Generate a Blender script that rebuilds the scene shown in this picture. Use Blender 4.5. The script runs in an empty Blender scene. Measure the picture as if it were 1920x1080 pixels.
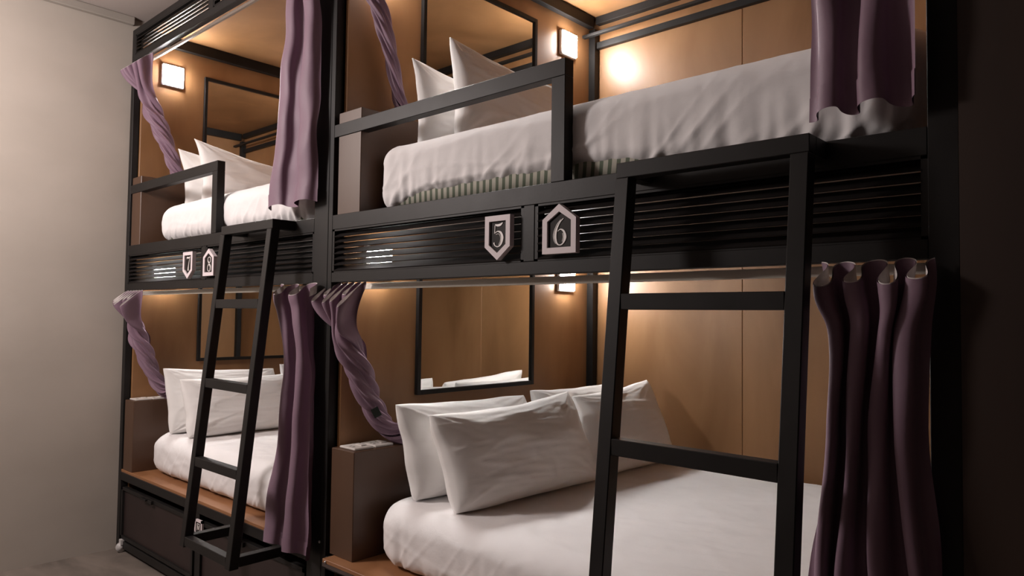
import bpy, bmesh, math, random
from mathutils import Vector, Matrix, noise
random.seed(7)
sc = bpy.context.scene
col = sc.collection
# ------------------------------------------------------------------ camera
R_ = Vector((0.73766518, 0.67505423, 0.01232351))
U_ = Vector((0.01738313, -0.03723557, 0.99915531))
F_ = Vector((-0.67494289, 0.73682786, 0.03920193))
C_ = Vector((4.37245731, -1.52770898, 1.32))
cd = bpy.data.cameras.new('camera'); cam = bpy.data.objects.new('camera', cd); col.objects.link(cam)
M = Matrix.Identity(4)
for i in range(3):
    M[i][0] = R_[i]; M[i][1] = U_[i]; M[i][2] = -F_[i]; M[i][3] = C_[i]
cam.matrix_world = M
cd.sensor_width = 36; cd.lens = 1352.986 / 1920 * 36; cd.clip_start = .02
sc.camera = cam
# ------------------------------------------------------------------ world, exposure, room light
w = bpy.data.worlds.new('world'); sc.world = w; w.use_nodes = True
w.node_tree.nodes['Background'].inputs[0].default_value = (.75, .8, .9, 1)
w.node_tree.nodes['Background'].inputs[1].default_value = .02
sc.view_settings.view_transform = 'Standard'; sc.view_settings.look = 'None'
sc.view_settings.gamma = 1; sc.view_settings.use_curve_mapping = False
sc.view_settings.exposure = 1.62
LAMP = 64.0        # strength of the small bunk lamps
pl = bpy.data.lights.new('room_pendant_light', 'POINT'); pl.energy = 48; pl.color = (1, .90, .87); pl.shadow_soft_size = .22
po = bpy.data.objects.new('room_pendant_light', pl); po.location = (.95, -1.75, 2.4); col.objects.link(po)

# ------------------------------------------------------------------ materials
def nodes(name):
    m = bpy.data.materials.new(name); m.use_nodes = True
    return m, m.node_tree.nodes, m.node_tree.links, m.node_tree.nodes['Principled BSDF']
def noise_mat(name, c1, c2, scale=(4, 4, 4), rough=.6, spec=.5, bump=0, bscale=80, detail=6, coat=0, coatr=.15, metal=0, sheen=0, rough2=None, dist=0.0):
    m, N, L, b = nodes(name)
    tc = N.new('ShaderNodeTexCoord'); mp = N.new('ShaderNodeMapping'); mp.inputs['Scale'].default_value = scale
    geo = N.new('ShaderNodeNewGeometry')
    L.new(geo.outputs['Position'], mp.inputs['Vector'])
    n = N.new('ShaderNodeTexNoise'); n.inputs['Scale'].default_value = 1; n.inputs['Detail'].default_value = detail
    n.inputs['Distortion'].default_value = dist
    L.new(mp.outputs[0], n.inputs['Vector'])
    cr = N.new('ShaderNodeValToRGB'); cr.color_ramp.elements[0].position = .3; cr.color_ramp.elements[1].position = .7
    cr.color_ramp.elements[0].color = (*c1, 1); cr.color_ramp.elements[1].color = (*c2, 1)
    L.new(n.outputs['Fac'], cr.inputs[0]); L.new(cr.outputs[0], b.inputs['Base Color'])
    b.inputs['Roughness'].default_value = rough; b.inputs['Specular IOR Level'].default_value = spec
    b.inputs['Metallic'].default_value = metal
    b.inputs['Coat Weight'].default_value = coat; b.inputs['Coat Roughness'].default_value = coatr
    b.inputs['Sheen Weight'].default_value = sheen
    if rough2 is not None:
        mr = N.new('ShaderNodeMapRange'); mr.inputs['To Min'].default_value = rough; mr.inputs['To Max'].default_value = rough2
        L.new(n.outputs['Fac'], mr.inputs['Value']); L.new(mr.outputs[0], b.inputs['Roughness'])
    if bump:
        n2 = N.new('ShaderNodeTexNoise'); n2.inputs['Scale'].default_value = bscale; n2.inputs['Detail'].default_value = 4
        L.new(geo.outputs['Position'], n2.inputs['Vector'])
        bp = N.new('ShaderNodeBump'); bp.inputs['Strength'].default_value = bump; bp.inputs['Distance'].default_value = .004
        L.new(n2.outputs['Fac'], bp.inputs['Height']); L.new(bp.outputs[0], b.inputs['Normal'])
    return m
def flat(name, c, rough=.6, spec=.5, metal=0, emit=0):
    m, N, L, b = nodes(name)
    b.inputs['Base Color'].default_value = (*c, 1); b.inputs['Roughness'].default_value = rough
    b.inputs['Specular IOR Level'].default_value = spec; b.inputs['Metallic'].default_value = metal
    if emit:
        b.inputs['Emission Color'].default_value = (*c, 1); b.inputs['Emission Strength'].default_value = emit
    return m
WOOD = noise_mat('lacquered_plywood', (.205, .098, .038), (.34, .175, .078), (3.2, 3.2, 1.1), rough=.36, spec=.45, bump=.05, bscale=14, dist=.6, rough2=.5)
WOODD = noise_mat('brown_box_laminate', (.068, .034, .019), (.10, .051, .029), (3, 3, 1.5), rough=.35, rough2=.45, bump=.03, bscale=20)
PLANK = noise_mat('platform_board', (.25, .11, .046), (.34, .16, .072), (3, 14, 3), rough=.4, rough2=.5, bump=.05, bscale=30)
DARKWOOD = noise_mat('dark_wall_panel', (.024, .012, .008), (.036, .019, .012), (8, 8, .8), rough=.5, bump=.05)
METAL = noise_mat('dark_painted_steel', (.012, .0108, .0103), (.017, .0155, .0148), (9, 9, 9), rough=.42, rough2=.52, spec=.24, bump=.03, bscale=120)
SLAT = noise_mat('dark_louvre_slat', (.012, .010, .0095), (.018, .015, .014), (9, 9, 9), rough=.5, rough2=.6, spec=.16)
DRAWER = noise_mat('drawer_panel', (.022, .013, .0125), (.032, .019, .018), (6, 6, 6), rough=.5)
TRACK = flat('cream_track', (.72, .67, .58), .5)
TRACKD = flat('bronze_track', (.22, .18, .15), .4)
WALL = noise_mat('plaster_wall', (.41, .365, .318), (.47, .42, .37), (1.6, 1.6, 2.6), rough=.85, spec=.2, bump=.12, bscale=5)
CEIL = noise_mat('ceiling_paint', (.42, .37, .34), (.48, .42, .39), (1, 1, 1), rough=.9, spec=.1)
TRIM = noise_mat('ceiling_trim_paint', (.30, .27, .235), (.36, .32, .28), (3, 3, 3), rough=.8)
FLOOR = noise_mat('worn_concrete_floor', (.12, .10, .085), (.24, .20, .17), (2.2, 5, 5), rough=.55, rough2=.75, bump=.15, bscale=12, dist=1.2)
SHEET = noise_mat('white_cotton_sheet', (.82, .80, .80), (.87, .85, .85), (7, 7, 7), rough=.85, spec=.2, bump=.35, bscale=30, sheen=.15)
PILLOW = noise_mat('white_pillowcase', (.84, .82, .80), (.88, .865, .85), (6, 6, 6), rough=.85, spec=.2, bump=.25, bscale=22, sheen=.15)
TAPE = noise_mat('white_heading_tape', (.62, .57, .55), (.74, .68, .66), (60, 60, 60), rough=.9, spec=.1, bump=.3, bscale=200)
PLASTIC = flat('white_plastic', (.72, .68, .64), .4)
HOLE = flat('socket_hole', (.03, .03, .03), .6)
LAMPM = flat('lamp_housing', (.7, .7, .7), .4)
SIGNW = flat('sign_pale_border', (.74, .66, .68), .55)
SIGND = flat('sign_dark_face', (.018, .014, .013), .6, .2)
SIGNN = flat('sign_silver_numeral', (.85, .80, .78), .35, metal=.0)
LABEL = flat('care_label_dark', (.012, .02, .014), .7)
STEEL = flat('screw_steel', (.6, .6, .6), .3, metal=1)
CASTER = flat('pale_caster', (.55, .53, .52), .4)
EDGE = flat('board_edge_dark', (.07, .05, .045), .5)
# curtain cloth
m, N, L, b = nodes('purple_blackout_cloth'); CLOTH = m
geo = N.new('ShaderNodeNewGeometry')
mx = N.new('ShaderNodeMix'); mx.data_type = 'RGBA'
L.new(geo.outputs['Backfacing'], mx.inputs['Factor'])
mx.inputs[6].default_value = (.185, .106, .158, 1); mx.inputs[7].default_value = (.23, .145, .195, 1)
L.new(mx.outputs[2], b.inputs['Base Color'])
b.inputs['Roughness'].default_value = .55; b.inputs['Specular IOR Level'].default_value = .35
b.inputs['Sheen Weight'].default_value = .22; b.inputs['Sheen Roughness'].default_value = .4
b.inputs['Sheen Tint'].default_value = (.9, .75, .9, 1)
n2 = N.new('ShaderNodeTexNoise'); n2.inputs['Scale'].default_value = 26; n2.inputs['Detail'].default_value = 3
L.new(geo.outputs['Position'], n2.inputs['Vector'])
bp = N.new('ShaderNodeBump'); bp.inputs['Strength'].default_value = .12; bp.inputs['Distance'].default_value = .01
L.new(n2.outputs['Fac'], bp.inputs['Height']); L.new(bp.outputs[0], b.inputs['Normal'])
# mirror
m, N, L, b = nodes('mirror_glass'); MIRROR = m
b.inputs['Base Color'].default_value = (.86, .86, .84, 1); b.inputs['Metallic'].default_value = 1; b.inputs['Roughness'].default_value = .015
# emissive lens
m, N, L, b = nodes('led_lens'); LENS = m
b.inputs['Base Color'].default_value = (.9, .9, .9, 1)
b.inputs['Emission Color'].default_value = (1, .97, .95, 1); b.inputs['Emission Strength'].default_value = LAMP
# striped ticking
m, N, L, b = nodes('striped_ticking'); TICK = m
geo = N.new('ShaderNodeNewGeometry'); sx = N.new('ShaderNodeSeparateXYZ'); L.new(geo.outputs['Position'], sx.inputs[0])
ad = N.new('ShaderNodeMath'); ad.operation = 'ADD'; L.new(sx.outputs[0], ad.inputs[0]); L.new(sx.outputs[1], ad.inputs[1])
mu = N.new('ShaderNodeMath'); mu.operation = 'MULTIPLY'; mu.inputs[1].default_value = 36; L.new(ad.outputs[0], mu.inputs[0])
fr = N.new('ShaderNodeMath'); fr.operation = 'FRACT'; L.new(mu.outputs[0], fr.inputs[0])
gt = N.new('ShaderNodeMath'); gt.operation = 'GREATER_THAN'; gt.inputs[1].default_value = .55; L.new(fr.outputs[0], gt.inputs[0])
mx = N.new('ShaderNodeMix'); mx.data_type = 'RGBA'; L.new(gt.outputs[0], mx.inputs['Factor'])
mx.inputs[6].default_value = (.55, .53, .45, 1); mx.inputs[7].default_value = (.14, .17, .12, 1)
L.new(mx.outputs[2], b.inputs['Base Color']); b.inputs['Roughness'].default_value = .85

# ------------------------------------------------------------------ helpers
def ss(a, b, x):
    x = min(1, max(0, (x - a) / (b - a))); return x * x * (3 - 2 * x)
WPOS = {}
def link(name, me, mat, parent=None, loc=(0, 0, 0), smooth=False):
    o = bpy.data.objects.new(name, me); col.objects.link(o)
    if mat is not None and not me.materials: me.materials.append(mat)
    loc = Vector(loc); WPOS[o] = loc
    if parent is not None:
        o.parent = parent; o.location = loc - WPOS[parent]
    else: o.location = loc
    if smooth:
        for p in me.polygons: p.use_smooth = True
    return o
def empty(name, loc, label, cat, group=None):
    o = bpy.data.objects.new(name, None); col.objects.link(o); o.location = loc; WPOS[o] = Vector(loc)
    o.empty_display_size = .1
    return tag(o, label, cat, group)
def tag(o, label, cat, group=None):
    o['label'] = label; o['category'] = cat
    if group: o['group'] = group
    return o
def bx_bm(bm, a, b, bev=0.0):
    c = (Vector(a) + Vector(b)) / 2; d = Vector(b) - Vector(a)
    r = bmesh.ops.create_cube(bm, size=1.0, matrix=Matrix.Translation(c) @ Matrix.Diagonal((*d, 1)))
    if bev:
        es = list({e for v in r['verts'] for e in v.link_edges})
        bmesh.ops.bevel(bm, geom=es, offset=bev, segments=1, affect='EDGES')
def tomesh(bm, name):
    me = bpy.data.meshes.new(name); bm.to_mesh(me); bm.free(); return me
def box(name, a, b, mat, parent=None, bev=.0015):
    c = (Vector(a) + Vector(b)) / 2
    bm = bmesh.new(); bx_bm(bm, Vector(a) - c, Vector(b) - c, bev)
    return link(name, tomesh(bm, name), mat, parent, c)
def struct(o): o['kind'] = 'structure'; return o
def grid_mesh(name, P, nu, nv, origin=(0, 0, 0), offset=0.0):
    """P(s,v) -> Vector; returns mesh relative to origin"""
    pts = [[P(i / nu, j / nv) for i in range(nu + 1)] for j in range(nv + 1)]
    if offset:
        out = []
        for j in range(nv + 1):
            row = []
            for i in range(nu + 1):
                a = pts[j][min(i + 1, nu)] - pts[j][max(i - 1, 0)]
                b = pts[min(j + 1, nv)][i] - pts[max(j - 1, 0)][i]
                n = a.cross(b)
                if n.length > 1e-9: n.normalize()
                row.append(pts[j][i] + n * offset)
            out.append(row)
        pts = out
    og = Vector(origin)
    vs = [p - og for r in pts for p in r]
    fs = [(j * (nu + 1) + i, j * (nu + 1) + i + 1, (j + 1) * (nu + 1) + i + 1, (j + 1) * (nu + 1) + i) for j in range(nv) for i in range(nu)]
    me = bpy.data.meshes.new(name); me.from_pydata([tuple(v) for v in vs], [], fs); me.update(); return me
def prism(name, pts2, y0, y1, mat, parent, origin):
    """polygon in XZ (world coords) extruded from y0 to y1"""
    bm = bmesh.new(); og = Vector(origin)
    f = bm.faces.new([bm.verts.new(Vector((x, y0, z)) - og) for x, z in pts2])
    r = bmesh.ops.extrude_face_region(bm, geom=[f])
    for v in r['geom']:
        if isinstance(v, bmesh.types.BMVert): v.co.y += (y1 - y0)
    bmesh.ops.recalc_face_normals(bm, faces=bm.faces)
    return link(name, tomesh(bm, name), mat, parent, origin)

# ------------------------------------------------------------------ room
struct(box('floor', (-.1, -3.6, -.1), (6.1, 1.75, 0), FLOOR, bev=0))
struct(box('ceiling', (-.1, -3.6, 3.0), (6.1, 1.75, 3.1), CEIL, bev=0))
struct(box('wall_left', (-.1, -3.6, 0), (0, 1.75, 3.0), WALL, bev=0))
struct(box('wall_right', (6.0, -3.6, 0), (6.1, 1.75, 3.0), DARKWOOD, bev=0))
struct(box('wall_behind', (0, -3.7, 0), (6.0, -3.6, 3.0), DARKWOOD, bev=0))
struct(box('wall_back', (0, 1.66, 0), (6.0, 1.75, 3.0), WALL, bev=0))
wf = struct(box('wall_front', (4.14, 0, 0), (6.0, .06, 3.0), DARKWOOD, bev=0))
x = 4.09
while x < 6.0:
    box('panel', (x, -.02, 0.002), (min(x + .598, 5.998), -.0005, 2.998), DARKWOOD, wf, 0); x += .6
struct(box('trim_1', (0.0005, -3.6, 2.955), (.035, -.002, 2.9995), TRIM, bev=.004))

# ------------------------------------------------------------------ bunk units
Z_P, Z_U = .445, 1.69
SL_N = 7
def slat_mesh(length):
    bm = bmesh.new(); wd, th = .0425, .003
    bx_bm(bm, (-length / 2, -wd / 2, -th / 2), (length / 2, wd / 2, th / 2), 0)
    bmesh.ops.rotate(bm, verts=bm.verts, cent=(0, 0, 0), matrix=Matrix.Rotation(math.radians(32), 3, 'X'))
    return tomesh(bm, 'slat')
def louvre(parent, xs, z0, z1, n):
    """xs: list of (x0,x1) openings; frame + slats"""
    X0, X1 = xs[0][0], xs[-1][1]
    bm = bmesh.new(); fw = .012
    c = Vector(((X0 + X1) / 2, .017, (z0 + z1) / 2))
    for a, b in xs:
        for q in (((a, .002, z0), (a + fw, .030, z1)), ((b - fw, .002, z0), (b, .030, z1)), ((a, .002, z0), (b, .030, z0 + .006)), ((a, .002, z1 - .006), (b, .030, z1))):
            bx_bm(bm, Vector(q[0]) - c, Vector(q[1]) - c, 0)
    fr = link('louvre_frame', tomesh(bm, 'louvre_frame'), METAL, parent, c)
    sp = (z1 - z0 - .012) / n
    for a, b in xs:
        me = slat_mesh(b - a - 2 * fw); me.materials.append(SLAT)
        for k in range(n):
            link('slat', me, None, fr, ((a + b) / 2, .018, z0 + .006 + sp * (k + .5)))
def bunk(px, label, drawers=True, panel_seam=None):
    """px: dict of x positions"""
    L0, L1, R0, R1 = px['L0'], px['L1'], px['R0'], px['R1']     # left post, right post
    WL, WR = px['WL'], px['WR']
    t = empty('bunk_bed', ((L0 + R1) / 2, .8, 0), label, 'bunk bed', 'built in double bunk units')
    D = .034
    box('post', (L0, 0, 0), (L1, D, 2.93), METAL, t); box('post', (R0, 0, 0), (R1, D + .01, 2.93), METAL, t)
    for a in ((WL, 1.56), (WR - .04, 1.56)):
        box('post', (a[0], a[1], 0), (a[0] + .04, a[1] + .04, 2.86), METAL, t)
    for z0, z1 in ((.385, .4305), (1.438, 1.475), (1.635, Z_U), (2.745, 2.78), (2.895, 2.93), (.02, .06)):
        box('beam', (L1, 0, z0), (R0, D, z1), METAL, t)
    mid = px['mid']
    for z0, z1 in ((1.475, 1.635), (2.78, 2.895)):
        box('mullion', (mid - .02, 0, z0), (mid + .02, D, z1), METAL, t)
    box('mullion', (mid - .02, 0.006, .06), (mid + .02, D, .385), METAL, t)
    louvre(t, [(L1, mid - .02), (mid + .02, R0)], 1.475, 1.635, 7)
    louvre(t, [(L1, mid - .02), (mid + .02, R0)], 2.78, 2.895, 5)
    # guard rail
    g = box('guard_rail', (L1, 0, 1.982), (px['g1'], .038, 2.03), METAL, t)
    box('guard_post', (px['g0'], 0, Z_U), (px['g1'], .038, 1.982), METAL, t)
    # boards: floor of the bunks, sides, back, top
    box('platform_board', (L1 if not px.get('lip') else L1 + .05, px.get('lip', 0.0), .4305), (R0, 1.6, Z_P), PLANK, t)
    box('platform_edge', (L1 if not px.get('lip') else L1 + .05, px.get('lip', 0.0) + .0, .418) if px.get('lip') else (L1, -.001, .4285), (R0, .0 if px.get('lip') else .001, .4305), EDGE, t, 0)
    box('platform_board', (L1, .034, 1.66), (R0, 1.6, Z_U - .004), DARKWOOD, t)
    box('side_panel', (WL - .018, .036, .06), (WL, 1.6, 2.925), WOOD, t)
    box('side_panel', (WR, .046, .06), (WR + .015, 1.6, 2.925), WOOD, t)
    seams = [WL] + px['seams'] + [WR]
    for a, b in zip(seams[:-1], seams[1:]):
        box('back_panel', (a + .001, 1.602, .06), (b - .001, 1.62, 2.925), WOOD, t, .002)
    box('ceiling_panel', (WL - .018, .035, 2.9255), (WR + .015, 1.62, 2.945), WOOD, t)
    # steel bars inside
    for z0, z1 in ((2.865, 2.925),):
        box('inner_bar', (WL, .036, z0), (WL + .035, 1.56, z1), METAL, t)
        box('inner_bar', (WR - .035, .046, z0), (WR, 1.56, z1), METAL, t)
        box('inner_bar', (WL + .04, 1.565, 2.885), (WR - .04, 1.6, z1), METAL, t)
    box('inner_bar', (WL + .04, 1.575, 2.755), (WR - .04, 1.601, 2.79), METAL, t)
    box('hanging_rail', (WL + .0, 1.50, 2.800), (WR - .0, 1.525, 2.815), METAL, t)
    # headboard box at both levels
    for z in (Z_P, Z_U - .004):
        box('headboard_box', (WL, .004 if z > 1 else .002, z), (px['BX'], 1.56, z + .385), WOODD, t, .002)
    # curtain tracks
    box('curtain_track', (L1, .046, 1.412), (R0, .060, 1.434), TRACK, t)
    box('curtain_track', (L1, .040, 2.730), (R0, .054, 2.744), TRACKD, t)
    # bolts
    # drawers
    for a, b in ((L1 + .012, mid - .03), (mid + .03, R0 - .012)):
        d = box('drawer', (a + .016, .012, .085), (b - .016, .020, .337), DRAWER, t, 0)
        bm = bmesh.new(); c = Vector(((a + b) / 2, .01, .21))
        for q in (((a, .0, .07), (a + .018, .024, .352)), ((b - .018, .0, .07), (b, .024, .352)), ((a, .0, .07), (b, .024, .088)), ((a, .0, .334), (b, .024, .352))):
            bx_bm(bm, Vector(q[0]) - c, Vector(q[1]) - c, .001)
        link('drawer_frame', tomesh(bm, 'drawer_frame'), METAL, d, c)
        box('drawer_box', (a + .02, .025, .075), (b - .02, .75, .33), DRAWER, d, 0)
        hx = a + .34
        box('handle', (hx - .035, -.016, .338), (hx + .035, .002, .347), METAL, d)
        box('latch', (hx + .055, -.012, .330), (hx + .10, .002, .350), METAL, d)
        for wx in (a + .035, b - .035):
            bm = bmesh.new()
            bmesh.ops.create_cone(bm, cap_ends=True, segments=20, radius1=.026, radius2=.026, depth=.016, matrix=Matrix.Rotation(math.pi / 2, 4, 'Y'))
            bmesh.ops.create_cone(bm, cap_ends=True, segments=20, radius1=.018, radius2=.018, depth=.022, matrix=Matrix.Rotation(math.pi / 2, 4, 'Y'))
            link('caster', tomesh(bm, 'caster'), CASTER, d, (wx, -.005, .0275), True)
            box('caster_fork', (wx - .014, -.012, .04), (wx + .014, .012, .07), CASTER, d)
    return t
LB = dict(L0=.0015, L1=.042, R0=1.934, R1=2.029, WL=.062, WR=1.95, mid=.99, g0=1.055, g1=1.105, seams=[.92], BX=.185)
RB = dict(L0=2.031, L1=2.058, R0=4.035, R1=4.087, WL=2.082, WR=4.05, mid=3.035, g0=3.112, g1=3.16, seams=[2.928], BX=2.222, lip=-.045)
bL = bunk(LB, 'left black steel and brown plywood bunk unit against plaster wall, with signs 7 and 8')
bR = bunk(RB, 'right black steel and brown plywood bunk unit carrying the signs 5 and 6')
for x, z in ((2.022, .475), (2.13, .437)):
    bm = bmesh.new(); bmesh.ops.create_uvsphere(bm, u_segments=10, v_segments=6, radius=.005)
    link('screw', tomesh(bm, 'screw'), STEEL, bL if x < 2.03 else bR, (x, -.002 if x < 2.03 else -.046, z), True)

# ------------------------------------------------------------------ ladders
def ladder(X0, X1, label):
    t = empty('bunk_ladder', ((X0 + X1) / 2, -.15, .37), label, 'ladder', 'ladders leaning on the bunk fronts')
    T = .037; s = .105
    yz = lambda z: -.1 - s * (1.69 - z)
    ztop, zbot = 1.688, .37
    for a in (X0, X1 - T):
        bm = bmesh.new(); c = Vector((a + T / 2, yz(1.03) + T / 2, 1.03))
        vs = []
        for z in (zbot, ztop - T - .0002):
            for dx, dy in ((0, 0), (T, 0), (T, T), (0, T)):
                vs.append(bm.verts.new(Vector((a + dx, yz(z) + dy, z)) - c))
        for f in ((0, 3, 2, 1), (4, 5, 6, 7), (0, 1, 5, 4), (1, 2, 6, 5), (2, 3, 7, 6), (3, 0, 4, 7)): bm.faces.new([vs[i] for i in f])
        bmesh.ops.bevel(bm, geom=list(bm.edges), offset=.002, segments=1, affect='EDGES')
        link('stringer', tomesh(bm, 'stringer'), METAL, t, c)
    for zc in (1.357, 1.029, .710, zbot + T / 2 + .006):
        y = yz(zc)
        box('rung', (X0 + T, y + .001, zc - T / 2), (X1 - T, y + T - .003, zc + T / 2), METAL, t)
    box('top_bar', (X0, yz(ztop), ztop - T), (X1, yz(ztop) + T, ztop), METAL, t)
    for a in (X0, X1 - T):
        box('top_bracket', (a, yz(ztop) + T, ztop - T), (a + T, -.0005, ztop), METAL, t)
        box('foot_bracket', (a, yz(.39) + T, zbot + .006), (a + T, -.002 if X0 < 2 else -.0005, zbot + .006 + T), METAL, t)
    return t
ladder(1.372, 1.80, 'far dark steel ladder on the left bunk unit beside sign 8')
ladder(3.398, 3.852, 'near dark steel ladder on the right bunk unit beside sign 6')

# ------------------------------------------------------------------ mattresses
def rbox_pts(X0, X1, Y0, Y1, Z0, Z1, rx, rz, n=(90, 60, 16), bf=.9):
    """subdivided closed box surface with rounded plan corners (rx) and rounded top/bottom edges (rz)"""
    nx, ny, nz = n
    idx = {}; V = []; Fc = []
    def vid(i, j, k):
        key = (i, j, k)
        if key not in idx:
            idx[key] = len(V); V.append([X0 + (X1 - X0) * i / nx, Y0 + (Y1 - Y0) * j / ny, Z0 + (Z1 - Z0) * k / nz])
        return idx[key]
    for i in range(nx):
        for j in range(ny):
            Fc.append((vid(i, j, nz), vid(i + 1, j, nz), vid(i + 1, j + 1, nz), vid(i, j + 1, nz)))
            Fc.append((vid(i, j, 0), vid(i, j + 1, 0), vid(i + 1, j + 1, 0), vid(i + 1, j, 0)))
    for i in range(nx):
        for k in range(nz):
            Fc.append((vid(i, 0, k), vid(i + 1, 0, k), vid(i + 1, 0, k + 1), vid(i, 0, k + 1)))
            Fc.append((vid(i, ny, k), vid(i, ny, k + 1), vid(i + 1, ny, k + 1), vid(i + 1, ny, k)))
    for j in range(ny):
        for k in range(nz):
            Fc.append((vid(0, j, k), vid(0, j, k + 1), vid(0, j + 1, k + 1), vid(0, j + 1, k)))
            Fc.append((vid(nx, j, k), vid(nx, j + 1, k), vid(nx, j + 1, k + 1), vid(nx, j, k + 1)))
    for p in V:
        # plan rounding
        cx = min(max(p[0], X0 + rx), X1 - rx); cy = min(max(p[1], Y0 + rx), Y1 - rx)
        dx, dy = p[0] - cx, p[1] - cy
        d = math.hypot(dx, dy); m = max(abs(dx), abs(dy))
        if d > 1e-9: dx, dy = dx * m / d, dy * m / d
        # distance inside from plan boundary
        e = rx - math.hypot(dx, dy) if d > 1e-9 else rx
        px_, py_ = cx + dx, cy + dy
        cz = min(max(p[2], Z0 + rz * bf), Z1 - rz); dz = p[2] - cz
        r = rz if dz > 0 else rz * bf
        if dz != 0 and e < r:
            a = (r - e) / r; b = abs(dz) / r; mm = max(a, b); dd = math.hypot(a, b)
            na, nb = a * mm / dd, b * mm / dd
            shift = (a - na) * r
            hx, hy = (dx / math.hypot(dx, dy), dy / math.hypot(dx, dy)) if math.hypot(dx, dy) > 1e-9 else (0, 0)
            px_ -= hx * shift; py_ -= hy * shift
            p[2] = cz + math.copysign(nb * r, dz)
        p[0], p[1] = px_, py_
    return V, Fc
def fold(q, k=5.0):
    return max(0.0, 1 - abs(noise.noise(q)) * k) ** 2
def mattress(name, X0, X1, Y0, Y1, Z0, Z1, label, tick=None, seed=0, rx=.10, rz=.06, amp=1.0):
    og = Vector(((X0 + X1) / 2, (Y0 + Y1) / 2, Z0))
    t = empty(name, og, label, 'mattress', 'white sheeted mattresses in the bunks')
    ins = .008
    V, Fc = rbox_pts(X0 + ins, X1 - ins, Y0 + ins, Y1 - ins, Z0, Z1 - ins, rx, rz * .8, (40, 20, 5))
    me = bpy.data.meshes.new('mattress_core'); me.from_pydata([tuple(Vector(v) - og) for v in V], [], Fc); me.update()
    link('mattress_core', me, TICK, t, og, True)
    V, Fc = rbox_pts(X0, X1, Y0, Y1, Z0 + .001, Z1, rx, rz, (260, 80, 26))
    W = []
    cx, cy = (X0 + X1) / 2, (Y0 + Y1) / 2
    for p in V:
        x, y, z = p
        h = (z - Z0) / (Z1 - Z0)
        # side direction
        ex = min(x - X0, X1 - x); ey = min(y - Y0, Y1 - y)
        nx_ = (-1 if x < cx else 1) if ex < ey else 0; ny_ = (-1 if y < cy else 1) if ex >= ey else 0
        side = 1 - ss(.012, .085, min(ex, ey))
        q = Vector((x * 2.2 + seed, y * 2.2, z * 5))
        if side > 0:
            s = x + y
            corner = math.exp(-((min(x - X0, X1 - x) + min(y - Y0, Y1 - y)) / .28) ** 2)
            g = noise.noise(Vector((s * 26 + seed, z * 3, seed))) * (.35 + 1.2 * corner)
            a = .0055 * amp * g * (1.15 - h) + .0035 * amp * noise.noise(Vector((s * 3 + seed, z * 9, 3)))
            a += .008 * math.sin(math.pi * h)
            a += .0075 * amp * noise.noise(Vector((s * 34 + seed * 3, z * 4, 1.5))) * math.exp(-3.4 * h) * min(1, h * 8 + .3)
            a += .0028 * amp * fold(Vector(((x + y) * 2.6 + z * 3 + seed, z * 7 - (x + y) * .8, seed)), 6) * (1 - .5 * h)
            a += .0042 * amp * fold(Vector(((x + y) * 11 - z * 9 + seed, z * 3, seed + 4)), 4) * (1 - h)
            diag = noise.noise(Vector(((x + z * 2.2) * 7 + seed, z * 2, 9)))
            a += .004 * amp * max(0, diag) * (1 - abs(h - .5))
            x += nx_ * a * side; y += ny_ * a * side
        if h > .5:
            z += (1 - side) * (.006 * noise.noise(q) + .0040 * amp * fold(Vector((x * 1.6 + y * 1.1, y * 5 - x * 1.5, seed)), 7) + .003 * amp * fold(Vector((x * 3 - y * 2, y * 7 + x * 2, seed + 6)), 6))
        if tick and h < .6:
            zb = tick(x, y)
            if zb: z += zb * ss(.62, .05, h) if False else zb * (1 - ss(.02, .6, h))
        W.append(Vector((x, y, z)) - og)
    if tick: Fc = [f for f in Fc if not all(abs(V[i][2] - (Z0 + .001)) < .0005 for i in f)]
    me = bpy.data.meshes.new('fitted_sheet'); me.from_pydata([tuple(v) for v in W], [], Fc); me.update()
    link('fitted_sheet', me, SHEET, t, og, True)
    return t
def tick_ur(x, y):
    if y < .25 and 2.30 < x < 3.60:
        a = min(1, (x - 2.30) / .25, (3.60 - x) / .35); a = a * a * (3 - 2 * a)
        return .034 * a * min(1, max(0, (.25 - y) / .08)) + .003 * noise.noise(Vector((x * 9, 0, 0))) * a
    return 0
mattress('mattress', 2.245, 3.99, .045, 1.54, Z_P + .001, .655, 'wide white sheeted lower mattress under the four pillows, behind the near ladder', seed=2, rx=.16, rz=.07)
mattress('mattress', .20, 1.92, .075, 1.54, Z_P + .001, .655, 'white sheeted lower mattress in the left bunk unit, behind the far ladder', seed=5, rx=.14, rz=.07)
mattress('mattress', 2.245, 4.035, .047, 1.54, Z_U + .001, 1.925, 'white sheeted upper mattress with striped ticking showing below, above signs 5 and 6', tick_ur, 11, rx=.10, rz=.055, amp=1.4)
mattress('mattress', .30, 1.915, .047, 1.54, Z_U + .001, 1.90, 'white sheeted upper mattress above signs 7 and 8', None, 17, rx=.12, rz=.08, amp=1.2)

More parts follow.
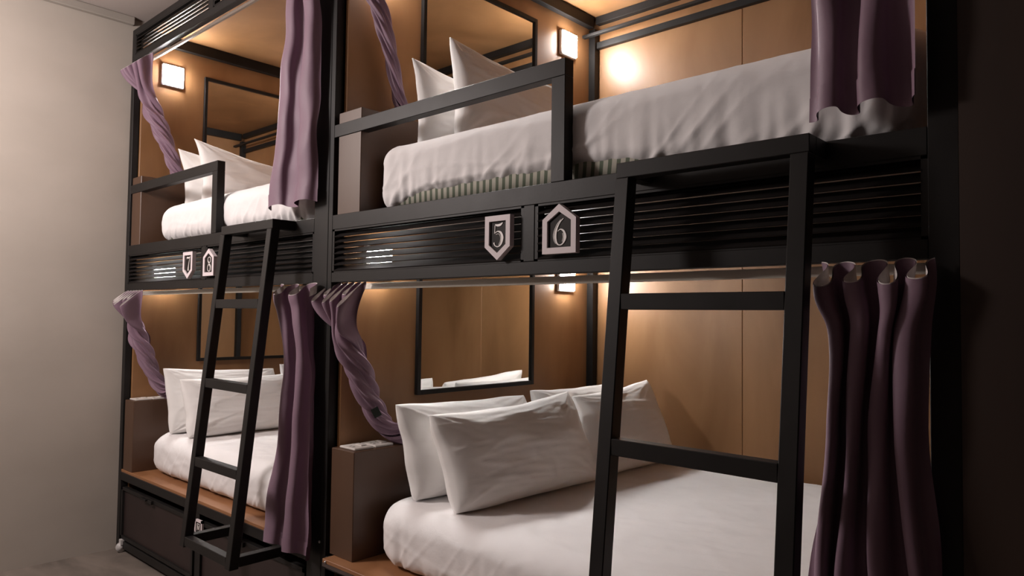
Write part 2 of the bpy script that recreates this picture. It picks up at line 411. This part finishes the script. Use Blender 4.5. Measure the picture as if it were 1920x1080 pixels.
# ------------------------------------------------------------------ pillows
def pillow(BL, BR, TR, TL, T, label, seed=0, pinch=.05, sag=.0, grp='white pillows on the bunks', rnd=.035):
    BL, BR, TR, TL = map(Vector, (BL, BR, TR, TL))
    og = (BL + BR) / 2
    nrm = (BR - BL).cross(TL - BL).normalized()
    nu, nv = 84, 64
    def P(u, v, side):
        uu = u * (1 - pinch * (1 - v * v)); vv = v * (1 - pinch * (1 - u * u))
        uu += .016 * noise.noise(Vector((v * 2.2, seed, u))); vv += .020 * noise.noise(Vector((u * 2.6, seed + 4, v)))
        c_ = (u * v) ** 4; uu *= 1 - rnd * c_; vv *= 1 - rnd * 1.3 * c_
        if v > 0: vv -= sag * (1 - u * u) ** 1.0 * v * v
        s, t_ = (uu + 1) / 2, (vv + 1) / 2
        p = BL.lerp(BR, s).lerp(TL.lerp(TR, s), t_)
        th = (max(0, 1 - abs(u) ** 2.6) * max(0, 1 - abs(v) ** 2.6)) ** .44
        # belly heavier at the bottom
        th *= 1 - .22 * v
        edge = max(abs(u), abs(v))
        q = Vector((u * 1.4 + seed, v * 1.4, seed * .7 + side))
        wr = noise.noise(q * 1.2) * .014 * th
        # creases radiating from corners
        for cu in (-1, 1):
            for cv in (-1, 1):
                du, dv = u - cu, v - cv; r = math.hypot(du, dv); a = math.atan2(dv, du)
                wr += .006 * math.exp(-(r / .75) ** 2) * noise.noise(Vector((a * 5 + seed, r * 1.3, cu + 3 * cv + side))) * min(1, r * 5) * min(1, (1 - edge) * 10)
        wr += .0045 * abs(noise.noise(Vector((u * 2.2 + v * 3, v * 8 + u * 1.5 + seed, side)))) * th
        wr += .0032 * fold(Vector((u * 1.3 + v * .9 + seed, v * 2.6 - u * .5, seed + side)), 5) * min(1, (1 - edge) * 6)
        wr -= .0045 * fold(Vector((u * .9 - v * 1.5 + seed * 2, v * 2.0 + u * .7, seed - side)), 4) * min(1, (1 - edge) * 4) * .6
        rim = .0025
        d = side * (th * T / 2 + rim) + wr * side
        return p + nrm * d
    V = []; Fc = []
    for side in (1, -1):
        base = len(V)
        for j in range(nv + 1):
            for i in range(nu + 1):
                # denser towards the edge
                u = math.sin((i / nu - .5) * math.pi); v = math.sin((j / nv - .5) * math.pi)
                u = .55 * u + .45 * (2 * i / nu - 1); v = .55 * v + .45 * (2 * j / nv - 1)
                V.append(P(u, v, side) - og)
        for j in range(nv):
            for i in range(nu):
                a = base + j * (nu + 1) + i
                f = (a, a + 1, a + nu + 2, a + nu + 1)
                Fc.append(f if side == 1 else f[::-1])
    n1 = (nu + 1) * (nv + 1)
    rim = [i for i in range(nu + 1)] + [(j) * (nu + 1) + nu for j in range(1, nv + 1)] + [nv * (nu + 1) + i for i in range(nu - 1, -1, -1)] + [j * (nu + 1) for j in range(nv - 1, 0, -1)]
    for a, b in zip(rim, rim[1:] + rim[:1]): Fc.append((b, a, a + n1, b + n1))
    me = bpy.data.meshes.new('pillow'); me.from_pydata([tuple(v) for v in V], [], Fc); me.update()
    o = link('pillow', me, PILLOW, None, og, True)
    return tag(o, label, 'pillow', grp)
zL, zH = .655, 1.915
g = 'pillows on the lower beds'
pillow((2.38, .14, zL), (2.40, .83, zL), (2.33, .79, .995), (2.33, .085, 1.01), .17, 'white pillow at the left back of the right lower bed, nearest the box with switches', 1, sag=.03)
pillow((2.39, .86, zL), (2.39, 1.52, zL), (2.325, 1.48, 1.01), (2.325, .82, 1.01), .14, 'white pillow at the back of the right lower bed, below the mirror edge', 3, sag=.05)
pillow((2.60, .135, zL - .005), (2.64, .90, zL), (2.51, .86, 1.02), (2.51, .085, .99), .20, 'large white pillow leaning in front on the right lower bed, left of the ladder', 5, sag=.09)
pillow((2.62, .89, zL), (2.64, 1.50, zL), (2.49, 1.50, 1.03), (2.49, .90, .99), .16, 'white pillow on the right lower bed seen through the near ladder', 8, sag=.05)
pillow((.36, .118, zL), (.36, .80, zL), (.30, .771, .99), (.30, .095, 1.02), .13, 'white pillow at the back of the left lower bed, touching the tied curtain', 12, sag=.04)
pillow((.56, .13, zL), (.56, .88, zL), (.46, .84, .975), (.46, .118, .968), .15, 'white pillow leaning in front on the left lower bed, behind the far ladder', 15, sag=.07)
pillow((.36, .83, zL), (.36, 1.50, zL), (.30, 1.48, 1.0), (.30, .79, 1.015), .13, 'white pillow on the left lower bed, half hidden by the long purple curtain', 18, sag=.05)
pillow((.36, .165, zH - .02), (.36, .80, zH - .02), (.30, .75, 2.20), (.30, .150, 2.230), .12, 'white pillow at the back of the left upper bed, behind the guard rail', 21, sag=.05, rnd=0, pinch=.08)
pillow((.545, .172, zH - .02), (.55, .98, zH - .02), (.42, .95, 2.165), (.42, .188, 2.275), .15, 'larger white pillow standing in front on the left upper bed', 24, sag=.10, rnd=0, pinch=.08)
pillow((2.40, .12, zH), (2.40, .74, zH), (2.34, .72, 2.23), (2.34, .138, 2.258), .12, 'white pillow with a pointed corner at the left of the right upper bed', 27, sag=.08, rnd=0, pinch=.08)
pillow((2.585, .13, zH), (2.59, .80, zH), (2.48, .765, 2.275), (2.48, .192, 2.315), .15, 'tall white pillow in front on the right upper bed, crossing the guard rail', 30, sag=.09, rnd=0, pinch=.08)
pillow((2.42, .92, zH), (2.42, 1.5, zH), (2.36, 1.44, 2.22), (2.36, .80, 2.26), .13, 'small visible white pillow end behind the guard post on the right upper bed', 33, sag=.04, rnd=0, pinch=.08)

# ------------------------------------------------------------------ curtains
def hang(label, zt, zb, XL, XR, n, yc, dep, seed, omega=.9, lip=.35, phase=0.0, taper=.8, nu=220, nv=70, grp=None, hem=True, wild=1.0):
    og = Vector(((XL(0) + XR(0)) / 2, yc, zb))
    H = zt - zb
    def P(s, v, zoff=0.0):
        th = 2 * math.pi * (n * s) + phase
        th += .9 * wild * noise.noise(Vector((s * n * .8 + seed, v * 1.6 * wild, seed))) + .5 * noise.noise(Vector((s * 3, v * 4 + seed, 2)))
        pitch = (XR(v) - XL(v)) / n
        om = omega * (1 - .55 * ss(.03, .35, v)) * pitch * .16
        amp = dep * (1 - (1 - taper) * ss(0.0, .3, v)) * (1 + .35 * noise.noise(Vector((s * n * .7, v * 1.5, seed + 5))))
        x = XL(v) + (XR(v) - XL(v)) * s + om * math.sin(2 * th) + .010 * wild * noise.noise(Vector((s * n, v * 4, seed + 9))) + max(0, wild - 1) * .010 * math.sin(v * 9 + s * 4) * ss(0, .1, v) * (1 - ss(.35, .8, v))
        f = .5 - .5 * math.cos(th)          # forward amount
        y = yc + dep * .5 - 2 * amp * f * .75 + .012 * noise.noise(Vector((s * n * 1.5, v * 7, seed)))
        z = zt - v * H - lip * (yc + dep * .5 - y) * (1 - ss(0, .12, v)) + zoff - .008 * v * math.sin(th + 1)
        return Vector((x, y, z))
    c = link('curtain', grid_mesh('curtain', lambda s, v: P(s, v), nu, nv, og), CLOTH, None, og, True)
    tag(c, label, 'curtain', grp)
    fr = .035 / H
    me = grid_mesh('heading_tape', lambda s, v: P(s, v * fr, .002), nu, 3, og, offset=HT)
    link('heading_tape', me, TAPE, c, og, True)
    # hem fold along the bottom
    if hem:
        h0 = 1 - .05 / H
        me = grid_mesh('hem', lambda s, v: P(s, h0 + (1 - h0) * v, -.001), nu, 4, og, offset=-HT)
        link('hem', me, CLOTH, c, og, True)
    return c
HT = .0022
lerp = lambda a, b, t: a + (b - a) * t
def keys(ks):
    def f(v):
        for (v0, a), (v1, b) in zip(ks[:-1], ks[1:]):
            if v <= v1: return lerp(a, b, ss(0, 1, (v - v0) / (v1 - v0)) if v1 > v0 else 1)
        return ks[-1][1]
    return f
hang('purple curtain bunched at the foot of the left lower bed, falling nearly to the drawers', 1.436, .42, keys([(0, 1.73), (.25, 1.80), (.45, 1.79), (1, 1.655)]), keys([(0, 2.0), (1, 2.03)]), 2.3, -.040, .040, 3, lip=.8, wild=.6, grp='curtains hanging straight')
hang('dark purple curtain hanging below the louvres beside the near ladder', 1.437, .12, keys([(0, 3.845), (.12, 3.855), (.25, 3.848), (.45, 3.825), (1, 3.80)]), keys([(0, 4.055), (.15, 4.042), (.45, 4.04), (1, 4.045)]), 4, -.040, .042, 14, omega=1.25, lip=.75, wild=2.3, taper=.85, grp='curtains hanging straight', nu=280, nv=110)
hang('purple curtain drawn open at the right of the left upper bed', 2.743, 1.745, keys([(0, 1.80), (.25, 1.775), (.6, 1.72), (1, 1.655)]), keys([(0, 2.015), (1, 2.01)]), 1.7, -.042, .034, 25, wild=.35, grp='curtains hanging straight', phase=1.0)
hang('short purple curtain over the foot of the right upper mattress', 2.743, 1.735, keys([(0, 3.84), (1, 3.825)]), keys([(0, 4.04), (1, 4.035)]), 2.4, -.042, .036, 37, wild=.4, grp='curtains hanging straight')

def twisted(label, x0, x1, y0, zt, path, rad, seed, n=6, turns=1.3, lab=None, grp='curtains twisted and tucked behind the pillows', yfan=-.0):
    """pleated fan on the track gathered into a twisted rope that follows path"""
    pts = [Vector(p) for p in path]; K = len(pts) - 1
    def cen(v):
        t = v * K; i = min(int(t), K - 1); f = t - i
        p0 = pts[max(i - 1, 0)]; p1 = pts[i]; p2 = pts[i + 1]; p3 = pts[min(i + 2, K)]
        return .5 * ((2 * p1) + (p2 - p0) * f + (2 * p0 - 5 * p1 + 4 * p2 - p3) * f * f + (3 * p1 - p0 - 3 * p2 + p3) * f ** 3)
    og = Vector(((x0 + x1) / 2, y0, zt))
    def P(s, v, zoff=0.0):
        # fan part
        th = 2 * math.pi * n * s
        pitch = (x1 - x0) / n
        f = .5 - .5 * math.cos(th)
        am =   .052 * (.75 + .5 * noise.noise(Vector((s * n, seed, 0))))
        A = Vector((x0 + (x1 - x0) * s + pitch * .27 * math.sin(2 * th) - yfan * (s - .5) * f, y0 + .045 - 2 * am * f, zt - .85 * 2 * am * f + zoff))
        # rope part
        a0 = 2 * math.pi * (s * .96 + .27)
        tw = turns * 2 * math.pi * v
        r = rad * (1.0 + .20 * math.cos(4 * a0 + 1.2 * math.sin(3 * v * 6.3 + seed)) + .12 * math.cos(9 * a0 + seed)) * (1.15 - .35 * ss(.2, .7, v))
        c = cen(v)
        t = (cen(min(1, v + .01)) - cen(max(0, v - .01))).normalized()
        e1 = t.cross(Vector((0, 1, 0))).normalized(); e2 = t.cross(e1).normalized()
        a = a0 + tw
        B = c + (e1 * math.cos(a) * -1 + e2 * math.sin(a)) * r
        k = ss(0.0, .33, v)
        # first part follows the fan straight down towards the rope
        down = A + (c - cen(0)) * 1.0
        return down.lerp(B, k)
    cu = link('curtain', grid_mesh('curtain', lambda s, v: P(s, v), 240, 80, og), CLOTH, None, og, True)
    tag(cu, label, 'curtain', grp)
    me = grid_mesh('heading_tape', lambda s, v: P(s, v * .06, .002), 240, 3, og, offset=HT)
    link('heading_tape', me, TAPE, cu, og, True)
    if lab:
        v0, = lab
        c = cen(v0); t = (cen(v0 + .02) - cen(v0 - .02)).normalized()
        toc = (C_ - c).normalized(); sidev = t.cross(toc).normalized(); nn = sidev.cross(t).normalized()
        p = c + nn * rad * 1.12
        if nn.dot(toc) < 0: p = c - nn * rad * 1.12; nn = -nn
        bm = bmesh.new(); vs = []
        for d in (0, .0015):
            for a, b in ((-.014, -.018), (.014, -.018), (.014, .018), (-.014, .018)):
                vs.append(bm.verts.new(sidev * a + t * b + nn * d))
        for f in ((0, 3, 2, 1), (4, 5, 6, 7), (0, 1, 5, 4), (1, 2, 6, 5), (2, 3, 7, 6), (3, 0, 4, 7)): bm.faces.new([vs[i] for i in f])
        link('care_label', tomesh(bm, 'care_label'), LABEL, cu, p)
    return cu
twisted('twisted purple curtain with a dark label, tucked onto the box of the right lower bed', 2.00, 2.24, -.02, 1.436,
        [(2.12, -.02, 1.42), (2.13, .0, 1.27), (2.155, .06, 1.12), (2.165, .11, 1.0), (2.185, .17, .90), (2.20, .25, .862)], .042, 4, n=6, lab=(.66,))
twisted('twisted purple curtain by the plaster wall at the head of the left lower bed', .02, .26, -.045, 1.436,
        [(.12, -.05, 1.42), (.14, .0, 1.27), (.15, .05, 1.13), (.15, .10, 1.0), (.16, .16, .89), (.17, .20, .87)], .04, 9, n=6)
twisted('twisted purple curtain by the plaster wall beside the bright upper lamp', .025, .27, -.035, 2.742,
        [(.14, -.03, 2.72), (.14, .03, 2.55), (.15, .09, 2.40), (.16, .145, 2.27), (.165, .20, 2.13), (.17, .23, 2.09)], .04, 15, n=6)
twisted('thin twisted purple curtain hanging at the head of the right upper bed', 2.01, 2.24, -.02, 2.742,
        [(2.13, .0, 2.72), (2.15, .07, 2.60), (2.16, .12, 2.48), (2.165, .17, 2.33), (2.17, .215, 2.16), (2.17, .235, 2.10)], .028, 22, n=6)

# ------------------------------------------------------------------ mirrors
def mirror(X, z0, z1, label, y0=.39, y1=1.115):
    t = empty('wall_mirror', (X, (y0 + y1) / 2, z0), label, 'mirror', 'framed mirrors at the bed heads')
    box('mirror_pane', (X + .001, y0 + .015, z0 + .015), (X + .010, y1 - .015, z1 - .015), MIRROR, t, 0)
    fw = .018
    bm = bmesh.new(); c = Vector((X + .01, (y0 + y1) / 2, (z0 + z1) / 2))
    for q in (((X + .0005, y0, z0), (X + .02, y0 + fw, z1)), ((X + .0005, y1 - fw, z0), (X + .02, y1, z1)), ((X + .0005, y0 + fw, z0), (X + .02, y1 - fw, z0 + fw)), ((X + .0005, y0 + fw, z1 - fw), (X + .02, y1 - fw, z1))):
        bx_bm(bm, Vector(q[0]) - c, Vector(q[1]) - c, .001)
    link('mirror_frame', tomesh(bm, 'mirror_frame'), METAL, t, c)
mirror(2.082, .995, 1.56, 'black framed mirror over the pillows of the right lower bed')
mirror(2.082, 2.23, 2.775, 'tall framed mirror at the head of the right upper bed')
mirror(.062, 1.03, 1.56, 'framed mirror at the head of the left lower bed, behind the far ladder')
mirror(.062, 2.25, 2.745, 'framed mirror above the pillows of the left upper bed')

# ------------------------------------------------------------------ lamps
def lamp(X, y, z, label, s=.126):
    t = empty('reading_lamp', (X, y, z - s / 2), label, 'lamp', 'square white bunk lamps')
    box('lamp_housing', (X + .0005, y - s / 2, z - s / 2), (X + .022, y + s / 2, z + s / 2), LAMPM, t, .004)
    box('lamp_lens', (X + .0222, y - s / 2 + .006, z - s / 2 + .006), (X + .030, y + s / 2 - .006, z + s / 2 - .006), LENS, t, .003)
lamp(.062, .200, 2.700, 'glowing square lamp beside the twisted curtain of the left upper bed')
lamp(.062, 1.375, 2.700, 'glowing square lamp at the inner corner of the left upper bed, behind the curtain')
lamp(2.082, .200, 2.700, 'glowing square lamp at the front head of the right upper bed')
lamp(2.082, 1.365, 2.725, 'glowing square lamp above the guard post of the right upper bed')
lamp(.062, .185, 1.522, 'glowing square lamp seen through the louvre slats beside sign 7')
lamp(.062, 1.375, 1.522, 'glowing square lamp at the inner corner of the left lower bed')
lamp(2.082, .185, 1.522, 'glowing square lamp seen through the louvre slats left of sign 5')
lamp(2.082, 1.365, 1.512, 'glowing square lamp below sign 6 at the inner corner of the right lower bed')

# ------------------------------------------------------------------ signs
def stroke_mesh(lines, og, y, th=.0015):
    """lines: list of (pts[(x,z)], widths) ; flat raised strokes"""
    bm = bmesh.new(); og = Vector(og)
    for pts, ws in lines:
        # catmull resample
        P2 = []; W2 = []; K = len(pts) - 1
        for i in range(K):
            for q in range(6):
                f = q / 6
                p = [Vector((*pts[j], 0)) for j in (max(i - 1, 0), i, i + 1, min(i + 2, K))]
                c = .5 * ((2 * p[1]) + (p[2] - p[0]) * f + (2 * p[0] - 5 * p[1] + 4 * p[2] - p[3]) * f * f + (3 * p[1] - p[0] - 3 * p[2] + p[3]) * f ** 3)
                P2.append(c); W2.append(lerp(ws[i], ws[i + 1], f))
        P2.append(Vector((*pts[-1], 0))); W2.append(ws[-1])
        prev = None
        for i, (p, wv) in enumerate(zip(P2, W2)):
            t = (P2[min(i + 1, len(P2) - 1)] - P2[max(i - 1, 0)]).normalized(); nn = Vector((-t.y, t.x, 0)) * wv / 2
            quad = []
            for sgn in (1, -1):
                for yy in (y, y - th):
                    q = p + nn * sgn; quad.append(bm.verts.new(Vector((q.x, yy, q.y)) - og))
            if prev:
                for a, b in ((0, 1), (1, 3), (3, 2), (2, 0)):
                    bm.faces.new((prev[a], prev[b], quad[b], quad[a]))
            else: bm.faces.new((quad[0], quad[1], quad[3], quad[2]))
            prev = quad
        bm.faces.new((prev[0], prev[2], prev[3], prev[1]))
    bmesh.ops.recalc_face_normals(bm, faces=bm.faces)
    return tomesh(bm, 'numeral')
D = {  # unit strokes in a box x -1..1, z -1..1 (width .5 aspect applied later)
 '5': [([(-.55, .88), (-.15, .80), (.35, .83), (.72, 1.0)], [.10, .26, .30, .06]), ([(-.52, .88), (-.56, .5), (-.60, .12)], [.08, .08, .08]),
       ([(-.60, .14), (-.1, .30), (.45, .15), (.68, -.25), (.5, -.72), (.02, -.97), (-.5, -.88), (-.72, -.62)], [.05, .10, .30, .38, .26, .12, .10, .22]),
       ([(-.4, .05), (.1, .08), (.38, -.2), (.34, -.55), (.1, -.82)], [.05, .05, .05, .05, .05])],
 '6': [([(.45, 1.0), (.0, .72), (-.42, .2), (-.55, -.35), (-.35, -.82), (.0, -.97), (.4, -.85), (.66, -.42), (.5, .02), (.1, .2), (-.25, .06)], [.05, .12, .22, .30, .16, .08, .14, .34, .22, .10, .05]),
       ([(.12, .92), (-.42, .52), (-.78, -.1), (-.74, -.55), (-.5, -.85)], [.04, .05, .06, .05, .04]),
       ([(.34, -.1), (.42, -.4), (.30, -.72)], [.04, .05, .04])],
 '7': [([(-.7, .62), (-.66, .86), (-.2, .80), (.3, .80), (.72, .95)], [.08, .20, .28, .26, .08]), ([(.70, .93), (.35, .3), (.08, -.3), (.0, -.98)], [.08, .12, .26, .34]),
       ([(.45, .62), (.0, -.2), (-.22, -.9)], [.04, .05, .05])],
 '8': [([(.05, .98), (.5, .78), (.42, .35), (-.1, .02), (-.55, -.35), (-.52, -.8), (.0, -.98), (.55, -.78), (.55, -.35), (.05, .05), (-.45, .40), (-.48, .8), (.05, .98)], [.08, .18, .16, .26, .14, .12, .08, .14, .2, .30, .2, .12, .08]),
       ([(-.3, .1), (.15, -.2), (.32, -.5), (.15, -.8)], [.04, .05, .05, .04])],
}
def sign(x0, x1, z0, z1, digit, up, label, y=-.004, tip=.30, grp='bunk number signs', name='number_sign'):
    t = empty(name, ((x0 + x1) / 2, y, z0), label, 'sign', grp)
    xm = (x0 + x1) / 2; h = (z1 - z0) * tip
    def penta(i):
        a, b, c, d = x0 + i, x1 - i, z0 + i, z1 - i
        if up: return [(a, c), (b, c), (b, z1 - h - i * .35), (xm, z1 - i * 1.25), (a, z1 - h - i * .35)]
        return [(a, z0 + h + i * .35), (xm, z0 + i * 1.25), (b, z0 + h + i * .35), (b, d), (a, d)]
    og = (xm, y, (z0 + z1) / 2)
    prism('sign_face', penta(.006), y, y - .012, SIGND, t, og)
    # border ring
    o, i_ = penta(0), penta(.0165)
    bm = bmesh.new(); G = Vector(og); n = 5
    rings = []
    for pl, yy in ((o, y), (o, y - .018), (i_, y - .018), (i_, y - .010)):
        rings.append([bm.verts.new(Vector((a, yy, b)) - G) for a, b in pl])
    for ra, rb in zip(rings[:-1], rings[1:]):
        for k in range(n): bm.faces.new((ra[k], ra[(k + 1) % n], rb[(k + 1) % n], rb[k]))
    bmesh.ops.recalc_face_normals(bm, faces=bm.faces)
    link('sign_border', tomesh(bm, 'sign_border'), SIGNW, t, og)
    if digit:
        zc = (z0 + z1) / 2 + (-h * .22 if up else h * .22)
        sx_, sz_ = (x1 - x0) * .24, (z1 - z0) * .27
        lines = [([(xm + px * sx_, zc + pz * sz_) for px, pz in pts], [wv * sx_ for wv in ws]) for pts, ws in D[digit]]
        link('numeral', stroke_mesh(lines, og, y - .0122), SIGNN, t, og)
    return t
sign(2.882, 2.982, 1.482, 1.612, '5', False, 'pentagonal sign pointing down with the numeral 5 on the right bunk louvres')
sign(3.103, 3.218, 1.490, 1.624, '6', True, 'house shaped sign with the numeral 6 on the right bunk louvres')
sign(.812, .917, 1.482, 1.612, '7', False, 'pentagonal sign pointing down with the numeral 7 on the left bunk louvres')
sign(1.032, 1.140, 1.490, 1.616, '8', True, 'house shaped sign with the numeral 8 on the left bunk louvres, by the ladder')
# small square tag on the second drawer of the left unit
t = empty('drawer_tag', (1.045, -.002, .30), 'small square white tag with dark centre on the drawer behind the far ladder', 'tag')
a, b = .997, 1.073
og = (1.035, -.002, .33)
bm = bmesh.new(); G = Vector(og)
for q in (((a, -.010, .292), (a + .012, -.001, .362)), ((b - .012, -.010, .292), (b, -.001, .362)), ((a, -.010, .292), (b, -.001, .303)), ((a, -.010, .351), (b, -.001, .362))):
    bx_bm(bm, Vector(q[0]) - G, Vector(q[1]) - G)
link('tag_border', tomesh(bm, 'tag_border'), SIGNW, t, og)
box('tag_face', (a + .01, -.008, .300), (b - .01, -.001, .354), SIGND, t, 0)
link('tag_mark', stroke_mesh([([(1.022, .343), (1.048, .343)], [.003, .003]), ([(1.022, .343), (1.022, .312)], [.003, .003]), ([(1.048, .343), (1.048, .312)], [.003, .003]), ([(1.027, .337), (1.035, .318), (1.043, .337)], [.004, .004, .004])], og, -.0082), SIGNN, t, og)

# ------------------------------------------------------------------ outlet plates on the boxes
def outlet(x0, x1, y0, y1, z, label):
    t = empty('outlet_plate', ((x0 + x1) / 2, (y0 + y1) / 2, z), label, 'outlet', 'white outlet plates on the headboard boxes')
    box('plate', (x0, y0, z + .0003), (x1, y1, z + .008), PLASTIC, t, .002)
    cx, cy = (x0 + x1) / 2, (y0 + y1) / 2
    box('switch', (cx - .02, cy + .005, z + .008), (cx + .02, cy + .03, z + .012), PLASTIC, t, .001)
    for dx in (-.01, .01): box('socket_hole', (cx + dx - .002, cy - .025, z + .0075), (cx + dx + .002, cy - .015, z + .0085), HOLE, t, 0)
zb = Z_P + .385
outlet(2.105, 2.200, .02, .105, zb, 'white outlet plate on the right lower box, nearer the front')
outlet(2.105, 2.200, .112, .195, zb, 'white outlet plate on the right lower box, nearer the pillow')
outlet(.075, .165, .02, .105, zb, 'white outlet plate on the left lower box, nearer the front')
outlet(.075, .165, .112, .195, zb, 'white outlet plate on the left lower box, nearer the pillow')
